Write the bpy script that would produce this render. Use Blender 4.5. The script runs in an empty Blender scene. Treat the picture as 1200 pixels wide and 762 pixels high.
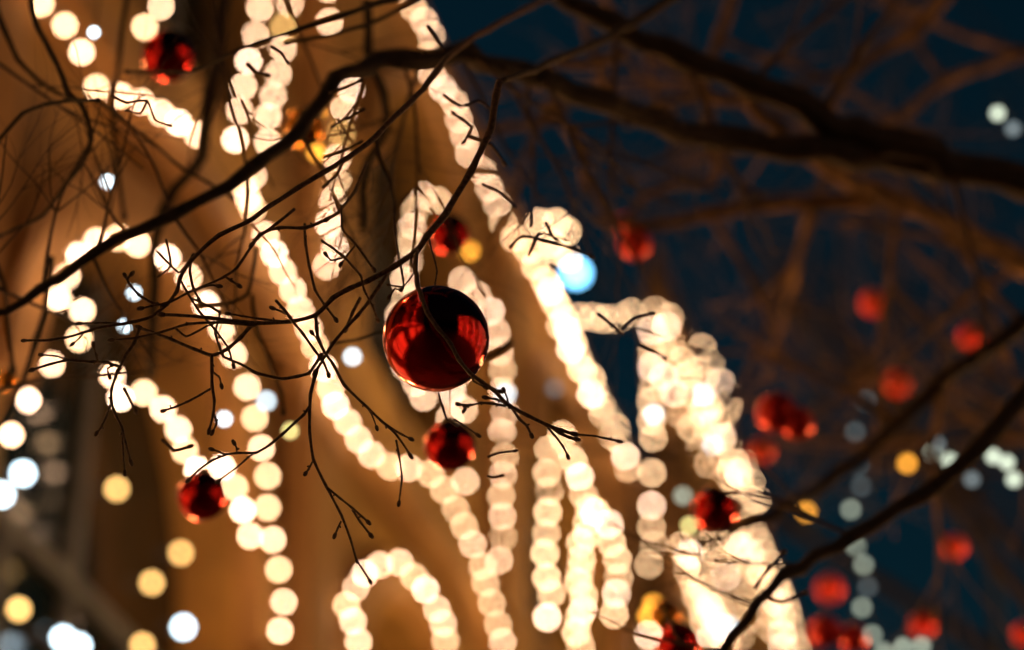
import bpy, math, random
from mathutils import Vector, Matrix, noise

random.seed(7)
SC = bpy.context.scene
COL = SC.collection
R = math.radians

# ------------------------------------------------------------------ camera
PITCH = R(30)
FPX = 2833.0            # focal length in pixels of a 1200 px wide frame (85 mm on 36 mm)
CAM = Vector((0, 0, 1.6))
FWD = Vector((0, math.cos(PITCH), math.sin(PITCH)))
UPV = Vector((0, -math.sin(PITCH), math.cos(PITCH)))
RGT = Vector((1, 0, 0))
FOCUS = 2.23
cam_d = bpy.data.cameras.new('camera')
cam_d.lens = 85; cam_d.sensor_width = 36
cam_d.clip_start = 0.05; cam_d.clip_end = 3000
cam_d.dof.use_dof = True
cam_d.dof.focus_distance = FOCUS
cam_d.dof.aperture_fstop = 2.85
cam = bpy.data.objects.new('camera', cam_d); COL.objects.link(cam)
cam.location = CAM; cam.rotation_euler = (math.pi / 2 + PITCH, 0, 0)
SC.camera = cam

# ------------------------------------------------------------------ world (night sky)
W = bpy.data.worlds.new('World'); SC.world = W; W.use_nodes = True
nt = W.node_tree; nt.nodes.clear()
wo = nt.nodes.new('ShaderNodeOutputWorld'); bg = nt.nodes.new('ShaderNodeBackground')
sky = nt.nodes.new('ShaderNodeTexSky'); sky.sky_type = 'NISHITA'; sky.sun_disc = False
sky.sun_elevation = R(-4); sky.sun_rotation = R(-60)
mulc = nt.nodes.new('ShaderNodeMix'); mulc.data_type = 'RGBA'; mulc.blend_type = 'MULTIPLY'
mulc.inputs[0].default_value = 1.0
mulc.inputs[7].default_value = (0.5, 3.3, 3.9, 1)
nt.links.new(sky.outputs[0], mulc.inputs[6]); nt.links.new(mulc.outputs[2], bg.inputs[0])
bg.inputs[1].default_value = 0.15
nt.links.new(bg.outputs[0], wo.inputs[0])

# ------------------------------------------------------------------ render settings
SC.view_settings.view_transform = 'Standard'; SC.view_settings.look = 'None'
SC.view_settings.gamma = 1; SC.view_settings.exposure = 0
SC.render.engine = 'CYCLES'
cy = SC.cycles
cy.use_adaptive_sampling = False
cy.use_denoising = True; cy.denoiser = 'OPENIMAGEDENOISE'
cy.denoising_input_passes = 'RGB_ALBEDO_NORMAL'; cy.denoising_prefilter = 'ACCURATE'
cy.use_light_tree = True
cy.max_bounces = 5; cy.diffuse_bounces = 2; cy.glossy_bounces = 4; cy.transmission_bounces = 3
cy.sample_clamp_indirect = 2.0
cy.caustics_reflective = False; cy.caustics_refractive = False

# ------------------------------------------------------------------ geometry helpers
def ray(px, py):
    return FWD + RGT * ((px - 600) / FPX) + UPV * ((381 - py) / FPX)
def P(px, py, d):                       # the place d metres in front of the lens plane seen at a pixel
    return CAM + ray(px, py) * d

A = R(14.24); DW = 4.5                  # the facade runs off to the right of the view
HD = Vector((math.sin(A), math.cos(A), 0)); NRM = Vector((math.cos(A), -math.sin(A), 0))
FOOT = Vector((CAM.x, CAM.y, 0)) - NRM * DW
def FW(px, py, off=0.26):               # a place on the facade (off metres proud of it)
    v = ray(px, py); t = -(DW - off) / v.dot(NRM)
    return CAM + v * t
def SW(px, py, s0=24.55):               # a place on the plane across the facade at s0
    v = ray(px, py); t = (s0 - (CAM - FOOT).dot(HD)) / v.dot(HD)
    return CAM + v * t

def link(name, verts, faces, m, parent=None, smooth=False):
    me = bpy.data.meshes.new(name); me.from_pydata(verts, [], faces); me.update()
    if smooth: me.polygons.foreach_set('use_smooth', [True] * len(me.polygons))
    if m: me.materials.append(m)
    o = bpy.data.objects.new(name, me); COL.objects.link(o)
    if parent: o.parent = parent
    return o
def again(src, name, loc, parent=None, m=None, rot=None, scale=None):
    o = bpy.data.objects.new(name, src.data); COL.objects.link(o)
    o.location = loc
    if parent: o.parent = parent
    if rot: o.rotation_euler = rot
    if scale: o.scale = scale
    return o
def tag(o, label, cat, group=None, kind=None):
    if label: o['label'] = label
    if cat: o['category'] = cat
    if group: o['group'] = group
    if kind: o['kind'] = kind
    return o
def empty(name, loc, label, cat, group=None, rotz=0):
    o = bpy.data.objects.new(name, None); COL.objects.link(o)
    o.location = loc; o.rotation_euler = (0, 0, rotz); o.empty_display_size = .1
    return tag(o, label, cat, group)

class MB:
    def __init__(s): s.v = []; s.f = []
    def box(s, x0, x1, y0, y1, z0, z1):
        n = len(s.v)
        s.v += [(x0,y0,z0),(x1,y0,z0),(x1,y1,z0),(x0,y1,z0),(x0,y0,z1),(x1,y0,z1),(x1,y1,z1),(x0,y1,z1)]
        s.f += [(n,n+3,n+2,n+1),(n+4,n+5,n+6,n+7),(n,n+1,n+5,n+4),(n+1,n+2,n+6,n+5),(n+2,n+3,n+7,n+6),(n+3,n,n+4,n+7)]
        return s
    def quad(s, a, b, c, d):
        n = len(s.v); s.v += [a, b, c, d]; s.f.append((n, n+1, n+2, n+3)); return s
    def tube(s, pts, rad, sides=6, cap=True):
        n0 = len(s.v); k = len(pts)
        up = Vector((0.31, 0.2, 0.93))
        prev = None
        for i, p in enumerate(pts):
            t = (pts[min(i+1, k-1)] - pts[max(i-1, 0)])
            if t.length < 1e-9: t = Vector((0, 0, 1))
            t.normalize()
            if prev is None:
                a = t.cross(up)
                if a.length < .1: a = t.cross(Vector((1, 0, 0)))
            else:
                a = prev - t * prev.dot(t)
                if a.length < 1e-6: a = t.cross(up)
            a.normalize(); prev = a; b = t.cross(a)
            for j in range(sides):
                an = 2 * math.pi * j / sides
                s.v.append(tuple(p + (a * math.cos(an) + b * math.sin(an)) * rad[i]))
        for i in range(k - 1):
            for j in range(sides):
                q = n0 + i * sides; j2 = (j + 1) % sides
                s.f.append((q + j, q + j2, q + sides + j2, q + sides + j))
        if cap:
            s.f.append(tuple(n0 + j for j in range(sides))[::-1])
            s.f.append(tuple(n0 + (k-1) * sides + j for j in range(sides)))
        return s
    def ball(s, c, r, axis=None, st=1.0, seg=6, rings=4):
        n0 = len(s.v); ax = (axis or Vector((0, 0, 1))).normalized()
        a = ax.orthogonal().normalized(); b = ax.cross(a)
        s.v.append(tuple(c - ax * r * st))
        for i in range(1, rings):
            ph = math.pi * i / rings
            for j in range(seg):
                th = 2 * math.pi * j / seg
                s.v.append(tuple(c + (a * math.cos(th) + b * math.sin(th)) * r * math.sin(ph) - ax * r * st * math.cos(ph)))
        s.v.append(tuple(c + ax * r * st)); last = len(s.v) - 1
        for j in range(seg):
            j2 = (j + 1) % seg
            s.f.append((n0, n0 + 1 + j2, n0 + 1 + j))
            for i in range(rings - 2):
                q = n0 + 1 + i * seg
                s.f.append((q + j, q + j2, q + seg + j2, q + seg + j))
            q = n0 + 1 + (rings - 2) * seg
            s.f.append((q + j, q + j2, last))
        return s
    def build(s, name, m, parent=None, smooth=False, off=None):
        v = s.v
        if off is not None: v = [(a - off.x, b - off.y, c - off.z) for a, b, c in v]
        return link(name, v, s.f, m, parent, smooth)

# ------------------------------------------------------------------ materials
def mat(name):
    m = bpy.data.materials.new(name); m.use_nodes = True
    return m, m.node_tree, m.node_tree.nodes['Principled BSDF']
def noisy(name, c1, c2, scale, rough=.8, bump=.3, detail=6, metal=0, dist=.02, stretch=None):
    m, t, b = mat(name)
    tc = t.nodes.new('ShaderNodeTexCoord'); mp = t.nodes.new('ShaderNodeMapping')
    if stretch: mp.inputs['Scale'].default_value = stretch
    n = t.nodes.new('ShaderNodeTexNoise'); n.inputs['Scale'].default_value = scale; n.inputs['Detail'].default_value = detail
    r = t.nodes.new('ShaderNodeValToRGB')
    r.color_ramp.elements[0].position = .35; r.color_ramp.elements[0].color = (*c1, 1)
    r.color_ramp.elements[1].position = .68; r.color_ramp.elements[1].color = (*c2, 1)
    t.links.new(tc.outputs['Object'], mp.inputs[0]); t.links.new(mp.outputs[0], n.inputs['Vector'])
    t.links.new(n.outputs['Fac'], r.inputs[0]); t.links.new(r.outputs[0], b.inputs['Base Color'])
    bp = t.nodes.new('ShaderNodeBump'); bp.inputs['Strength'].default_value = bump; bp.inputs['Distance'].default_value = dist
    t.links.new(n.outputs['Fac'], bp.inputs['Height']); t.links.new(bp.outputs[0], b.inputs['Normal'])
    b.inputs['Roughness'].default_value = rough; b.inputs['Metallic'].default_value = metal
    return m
def emit(name, c, s):
    m, t, b = mat(name); t.nodes.remove(b)
    e = t.nodes.new('ShaderNodeEmission'); e.inputs[0].default_value = (*c, 1); e.inputs[1].default_value = s
    t.links.new(e.outputs[0], t.nodes['Material Output'].inputs[0]); return m

M_BARK = noisy('bark', (.010, .007, .006), (.032, .02, .014), 60, .85, .6, dist=.004)
M_LITBARK = noisy('lit_bark', (.05, .03, .02), (.34, .20, .08), 22, .85, .6, dist=.004)  # orange lamplight on the farther limbs put into the bark colour as patches
M_TWIG = noisy('twig_bark', (.03, .016, .012), (.13, .07, .04), 300, .7, .6, dist=.0008)
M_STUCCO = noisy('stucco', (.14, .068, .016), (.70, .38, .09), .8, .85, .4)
M_STONE = noisy('trim_stone', (.40, .20, .06), (.54, .29, .10), 2.5, .8, .3)
M_ROOF = noisy('roof_metal', (.04, .045, .05), (.07, .075, .08), 3, .5, .2)
M_PAVE = noisy('granite_paving', (.009, .009, .009), (.022, .021, .02), 4, .6, .5)
M_FRAME = noisy('painted_frame', (.07, .07, .068), (.12, .12, .115), 5, .5, .1)
M_CABLE = noisy('cable', (.02, .03, .02), (.03, .04, .03), 50, .6, .1)
M_GILT = noisy('gilt_cap', (.7, .5, .2), (.9, .65, .3), 200, .25, .3, metal=1, dist=.0005)
M_IRON = noisy('lamp_iron', (.02, .02, .022), (.04, .04, .042), 20, .5, .2)
m, t, b = mat('dark_glass'); b.inputs['Base Color'].default_value = (.008, .016, .015, 1); b.inputs['Roughness'].default_value = .1
M_GLASS = m
def glossy(name, c, rough, metal=1):
    m, t, b = mat(name)
    b.inputs['Base Color'].default_value = (*c, 1); b.inputs['Metallic'].default_value = metal
    b.inputs['Coat Weight'].default_value = .25; b.inputs['Coat Roughness'].default_value = .03
    b.inputs['Coat Tint'].default_value = (1, .8, .75, 1)
    n = t.nodes.new('ShaderNodeTexNoise'); n.inputs['Scale'].default_value = 70; n.inputs['Detail'].default_value = 5
    tc = t.nodes.new('ShaderNodeTexCoord'); t.links.new(tc.outputs['Object'], n.inputs['Vector'])
    mr = t.nodes.new('ShaderNodeMapRange'); mr.inputs['To Min'].default_value = rough * .6; mr.inputs['To Max'].default_value = rough * 1.6
    t.links.new(n.outputs['Fac'], mr.inputs['Value']); t.links.new(mr.outputs[0], b.inputs['Roughness'])
    bp = t.nodes.new('ShaderNodeBump'); bp.inputs['Strength'].default_value = .12; bp.inputs['Distance'].default_value = .0008
    n2 = t.nodes.new('ShaderNodeTexNoise'); n2.inputs['Scale'].default_value = 45
    t.links.new(tc.outputs['Object'], n2.inputs['Vector'])
    t.links.new(n2.outputs['Fac'], bp.inputs['Height']); t.links.new(bp.outputs[0], b.inputs['Normal'])
    return m
M_RED = glossy('red_glass_ball', (.72, .014, .012), .05)
M_SATIN = glossy('satin_red_ball', (.95, .045, .02), .34, .45)
M_GOLD = glossy('gold_glass_ball', (.9, .42, .06), .1)

WARM = (1.0, .60, .35)
BL = 44.0
M_WARM = emit('warm_bulb_glow', WARM, BL)
M_WARM2 = emit('deeper_warm_bulb_glow', (1, .60, .31), 46)
M_WARM3 = emit('weak_warm_bulb_glow', (1, .60, .31), 32)
M_WARM4 = emit('strong_warm_bulb_glow', (1, .64, .42), 60)
M_YELL = emit('yellow_bulb_glow', (1, .56, .17), 11)
M_COOL = emit('cool_bulb_glow', (.68, .88, 1.0), 20)
M_BLUE = emit('blue_lamp_glow', (.16, .50, .85), 16)
M_COOLS = emit('small_cool_glow', (.75, .92, 1.0), 11)
M_YELLS = emit('small_yellow_glow', (1, .85, .3), 7)
M_TINYC = emit('pale_bulb_glow', (.75, .85, .65), 2.2)
M_TINYD = emit('dim_pale_bulb_glow', (.5, .6, .62), .8)
M_AMB = emit('amber_bulb_glow', (1, .40, .04), 6)
M_ADDED = emit('added_lamp_glow', (1, .42, .12), 120)
M_SHOP = emit('shop_window_glow', (1, .5, .18), 1.2)

# ------------------------------------------------------------------ the ground
g = MB().quad((-400, -400, 0), (400, -400, 0), (400, 600, 0), (-400, 600, 0)).build('ground', M_PAVE)
g['kind'] = 'structure'

# ------------------------------------------------------------------ the decorated building
ANG = math.pi / 2 - A
bld = empty('department_store', FOOT, 'long warm lit stucco building with arched windows, outlined by strings of lights', 'building', None, ANG)
RZ, TZ = 13.22, 16.98                   # parapet of the long wing and of the taller end
S0, S1, S2 = -15.0, 24.45, 43.0
PITCHB = 4.7
centres = [10.1 + PITCHB * k for k in range(-5, 3)] + [26.8 + PITCHB * k for k in range(4)]

def opening_wall(mb, c, w, zb, zs, x0, x1, z0, z1, y=0.0, rec=.35, n=10):
    """wall from x0..x1, z0..z1 with an arched hole (springing zs) and its reveals"""
    r = w / 2
    mb.quad((x0, y, z0), (c - r, y, z0), (c - r, y, z1), (x0, y, z1))
    mb.quad((c + r, y, z0), (x1, y, z0), (x1, y, z1), (c + r, y, z1))
    if zb > z0: mb.quad((c - r, y, z0), (c + r, y, z0), (c + r, y, zb), (c - r, y, zb))
    arc = [(c - r * math.cos(math.pi * i / n), zs + r * math.sin(math.pi * i / n)) for i in range(n + 1)]
    for i in range(n):
        a, b2 = arc[i], arc[i + 1]
        mb.quad((a[0], y, a[1]), (b2[0], y, b2[1]), (b2[0], y, z1), (a[0], y, z1))
    out = [(c - r, zb)] + arc + [(c + r, zb)]
    for i in range(len(out)):
        a, b2 = out[i], out[(i + 1) % len(out)]
        mb.quad((a[0], y, a[1]), (a[0], y + rec, a[1]), (b2[0], y + rec, b2[1]), (b2[0], y, b2[1]))
    return arc
def arch_ring(c, r0, r1, zs, y0, y1, n=14):
    mb = MB()
    for i in range(n):
        q = []
        for a in (math.pi * i / n, math.pi * (i + 1) / n):
            for r in (r0, r1): q.append((c - r * math.cos(a), zs + r * math.sin(a)))
        a0, a1, b0, b1 = q
        k = len(mb.v)
        mb.v += [(a0[0], y0, a0[1]), (a1[0], y0, a1[1]), (b1[0], y0, b1[1]), (b0[0], y0, b0[1]),
                 (a0[0], y1, a0[1]), (a1[0], y1, a1[1]), (b1[0], y1, b1[1]), (b0[0], y1, b0[1])]
        mb.f += [(k, k+1, k+2, k+3), (k+1, k+5, k+6, k+2), (k, k+3, k+7, k+4)]
        if i == 0: mb.f.append((k, k+4, k+5, k+1))
        if i == n - 1: mb.f.append((k+3, k+2, k+6, k+7))
    return mb

def window_fill(c, w, zb, zs, y, transom):
    r = w / 2; n = 12
    fr = MB()
    fr.box(c - r, c + r, y - .06, y, transom - .05, transom + .05)
    for k in (-1, 0, 1):
        x = c + k * r * .5
        fr.box(x - .05, x + .05, y - .05, y, zb, transom - .05)
    fr.box(c - .045, c + .045, y - .05, y, transom + .05, zs + r - .02)
    fr.box(c - r, c + r, y - .055, y, zb, zb + .1)
    w_ = fr.build('window', M_FRAME, bld)
    pts = [(c - r, y + .01, zb), (c + r, y + .01, zb)] + [(c + r * math.cos(math.pi * i / n), y + .01, zs + r * math.sin(math.pi * i / n)) for i in range(n + 1)]
    link('pane', pts, [tuple(range(len(pts)))], M_GLASS, w_)

wall = MB(); shop = []
for c in centres:
    x0, x1 = c - PITCHB / 2, c + PITCHB / 2
    x0 = max(x0, S0)
    top = RZ if c < 24.2 else TZ
    # ground floor with a square shop window, two arched storeys
    wall.quad((x0, 0, 0), (c - 1.5, 0, 0), (c - 1.5, 0, 3.6), (x0, 0, 3.6)); wall.quad((c + 1.5, 0, 0), (x1, 0, 0), (x1, 0, 3.6), (c + 1.5, 0, 3.6))
    wall.quad((c - 1.5, 0, 0), (c + 1.5, 0, 0), (c + 1.5, 0, .5), (c - 1.5, 0, .5)); wall.quad((c - 1.5, 0, 3.1), (c + 1.5, 0, 3.1), (c + 1.5, 0, 3.6), (c - 1.5, 0, 3.6))
    opening_wall(wall, c, 3.0, 4.2, 6.7, x0, x1, 3.6, 8.95)
    opening_wall(wall, c, 2.4, 9.7, 11.2, x0, x1, 8.95, 13.0)
    if top > 14: opening_wall(wall, c, 1.5, 13.7, 15.0, x0, x1, 13.0, top - .2)
    window_fill(c, 3.0, 4.2, 6.7, .34, 6.45)
    window_fill(c, 2.4, 9.7, 11.2, .34, 11.1)
    if top > 14: window_fill(c, 1.5, 13.7, 15.0, .34, 14.9)
    sw = MB(); sw.box(c - 1.5, c + 1.5, .1, .14, .5, .62); sw.box(c - 1.5, c + 1.5, .1, .14, 2.98, 3.1); sw.box(c - .05, c + .05, .1, .14, .62, 2.98)
    w_ = sw.build('shop_window', M_IRON, bld)
    link('pane', [(c - 1.5, .16, .5), (c + 1.5, .16, .5), (c + 1.5, .16, 3.1), (c - 1.5, .16, 3.1)], [(0, 1, 2, 3)], M_SHOP, w_)
    arch_ring(c, 1.52, 1.82, 6.7, -.14, 0).build('arch_moulding', M_STONE, bld)
    arch_ring(c, 1.22, 1.48, 11.2, -.12, 0).build('arch_moulding', M_STONE, bld)
wall.quad((21.85, 0, 0), (S1, 0, 0), (S1, 0, 13.0), (21.85, 0, 13.0))
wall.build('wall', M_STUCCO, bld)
for s in [centres[0] - PITCHB / 2 + PITCHB * k for k in range(9)] + [24.95, 29.15, 33.85, 38.55, 42.6]:
    top = RZ - .5 if s < 24 else TZ - .5
    pz = MB(); pz.box(s - .38, s + .38, -.15, 0, 3.75, 8.7); pz.box(s - .26, s + .26, -.20, -.15, 4.2, 8.3)
    pz.box(s - .46, s + .46, -.19, 0, 8.42, 8.7); pz.build('pilaster', M_STONE, bld)
    pz = MB(); pz.box(s - .34, s + .34, -.17, 0, 9.1, top); pz.box(s - .42, s + .42, -.20, 0, top - .3, top + .002)
    pz.build('pilaster', M_STONE, bld)
def band(x0, x1, z, h, d, name='cornice'):
    mb = MB(); mb.box(x0, x1, -d, .01, z, z + h); mb.box(x0, x1, -d * .6, .01, z - h * .5, z)
    mb.build(name, M_STONE, bld)
band(S0, S2, 3.62, .14, .2, 'string_course'); band(S0, S2, 8.75, .22, .18, 'string_course')
band(S0, S1 - .003, RZ - .25, .25, .10); band(S1, S2, TZ - .25, .25, .10)
roof = MB(); roof.box(S0, S1 - .01, .36, 10, RZ - .35, RZ - .02)
roof.box(S0, S0 + .3, .36, 10, 0, RZ - .35)
roof.build('roof', M_ROOF, bld)
core = MB(); core.box(S0 + .31, S2 - .3, 1.2, 10, .01, RZ - .4)
core.build('inner_wall', noisy('inner_plaster', (.10, .07, .045), (.16, .11, .07), 2, .9), bld)
# the taller end: a screen wall with its own thickness, and a steel frame reaching back from its top
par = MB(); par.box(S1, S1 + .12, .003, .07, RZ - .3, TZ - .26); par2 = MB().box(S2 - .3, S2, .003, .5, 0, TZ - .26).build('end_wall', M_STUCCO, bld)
par.build('screen_wall', M_STUCCO, bld)
fb = [SW(772, 369), SW(678, 375)]
def loc(p):
    d = p - FOOT; return Vector((d.dot(HD), -d.dot(NRM), d.z))
l0, l1 = loc(fb[0]) - Vector((0, 0, .10)), loc(fb[1]) - Vector((0, 0, .10))
fr = MB(); fr.tube([l0, l1], [.03, .03], 6); fr.tube([l1, Vector((l1.x, l1.y, RZ - .1))], [.05, .05], 6)
fr.tube([Vector((24.55, .45, TZ - .4)), l0], [.04, .04], 6)
fr.build('steel_frame', M_IRON, bld)

def flood(c, z, m, w=2.4):
    k = MB(); k.box(c - w/2, c + w/2, -.52, -.40, z, z + .1); k.box(c - .03, c + .03, -.40, 0, z + .02, z + .06)
    k = k.build('floodlight', M_IRON, bld)
    link('lens', [(c - w/2 + .02, -.51, z + .104), (c + w/2 - .02, -.51, z + .104), (c + w/2 - .02, -.41, z + .104), (c - w/2 + .02, -.41, z + .104)], [(0, 1, 2, 3)], m, k)
M_FLOOD2 = emit('lower_floodlight_glow', (1, .52, .18), 90)
for c in centres[3:]:
    if abs(c - 10.1) > .1: flood(c, 3.8, M_FLOOD2)
# ------------------------------------------------------------------ light strings on the building
def icosphere(r, sub, name, m):
    import bmesh
    bm = bmesh.new(); bmesh.ops.create_icosphere(bm, subdivisions=sub, radius=r)
    me = bpy.data.meshes.new(name); bm.to_mesh(me); bm.free()
    me.polygons.foreach_set('use_smooth', [True] * len(me.polygons)); me.materials.append(m); return me
ME = {'w': icosphere(.0155, 2, 'bulb', M_WARM), 'W': icosphere(.0215, 2, 'large_bulb', M_WARM2), 'v': icosphere(.017, 2, 'bulb', M_WARM3), 'V': icosphere(.0215, 2, 'large_bulb', M_WARM3), 'x': icosphere(.0155, 2, 'bulb', M_WARM4), 'X': icosphere(.0215, 2, 'large_bulb', M_WARM4), 'y': icosphere(.022, 2, 'yellow_bulb', M_YELL), 'c': icosphere(.024, 2, 'cool_bulb', M_COOL),
      'b': icosphere(.085, 2, 'blue_lamp', M_BLUE), 's': icosphere(.0075, 2, 'small_cool_bulb', M_COOLS), 'g': icosphere(.0075, 2, 'small_yellow_bulb', M_YELLS), 't': icosphere(.010, 2, 'pale_bulb', M_TINYC), 'd': icosphere(.010, 2, 'dim_bulb', M_TINYD),
      'a': icosphere(.012, 2, 'amber_bulb', M_AMB)}
def along(pts, step):
    """points every step pixels along a polyline"""
    out = [Vector(pts[0])]; acc = 0.0
    for a, b in zip(pts, pts[1:]):
        a = Vector(a); b = Vector(b); L = (b - a).length
        if L < 1e-6: continue
        d = step - acc
        while d <= L:
            out.append(a + (b - a) * (d / L)); d += step
        acc = (acc + L) % step
    return out
def string(label, pts, step, place=FW, jit=2.6, colours=None, group='strings of lights on the building', name='light_string', key='w', explicit=False, cat='string lights'):
    q = [Vector(p) for p in pts] if explicit else along(pts, step)
    q = [Vector((p.x + random.uniform(-jit, jit), p.y + random.uniform(-jit, jit))) for p in q]
    W3 = [place(p.x, p.y) for p in q]
    root = empty(name, W3[0], label, cat, group)
    if len(W3) > 1:
        cb = MB(); cpts = []
        for i, p in enumerate(W3):
            cpts.append(p + Vector((0, 0, .035)))
            if i < len(W3) - 1: cpts.append((p + W3[i + 1]) / 2 + Vector((0, 0, .01)))
        cr = .006 if place in (FW, SW) else .002
        cb.tube(cpts, [cr] * len(cpts), 4).build('cable', M_CABLE, root, off=W3[0])
    for i, p in enumerate(W3):
        k = key
        if k == 'w':
            u = random.random(); k = 'v' if u < .22 else 'x' if u > .82 else 'w'
            if q[i].x > 595: k = k.upper()
        if colours and i in colours: k = colours[i]
        o = bpy.data.objects.new('bulb', ME[k]); COL.objects.link(o); o.parent = root; o.location = p - W3[0]
    return root

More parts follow.
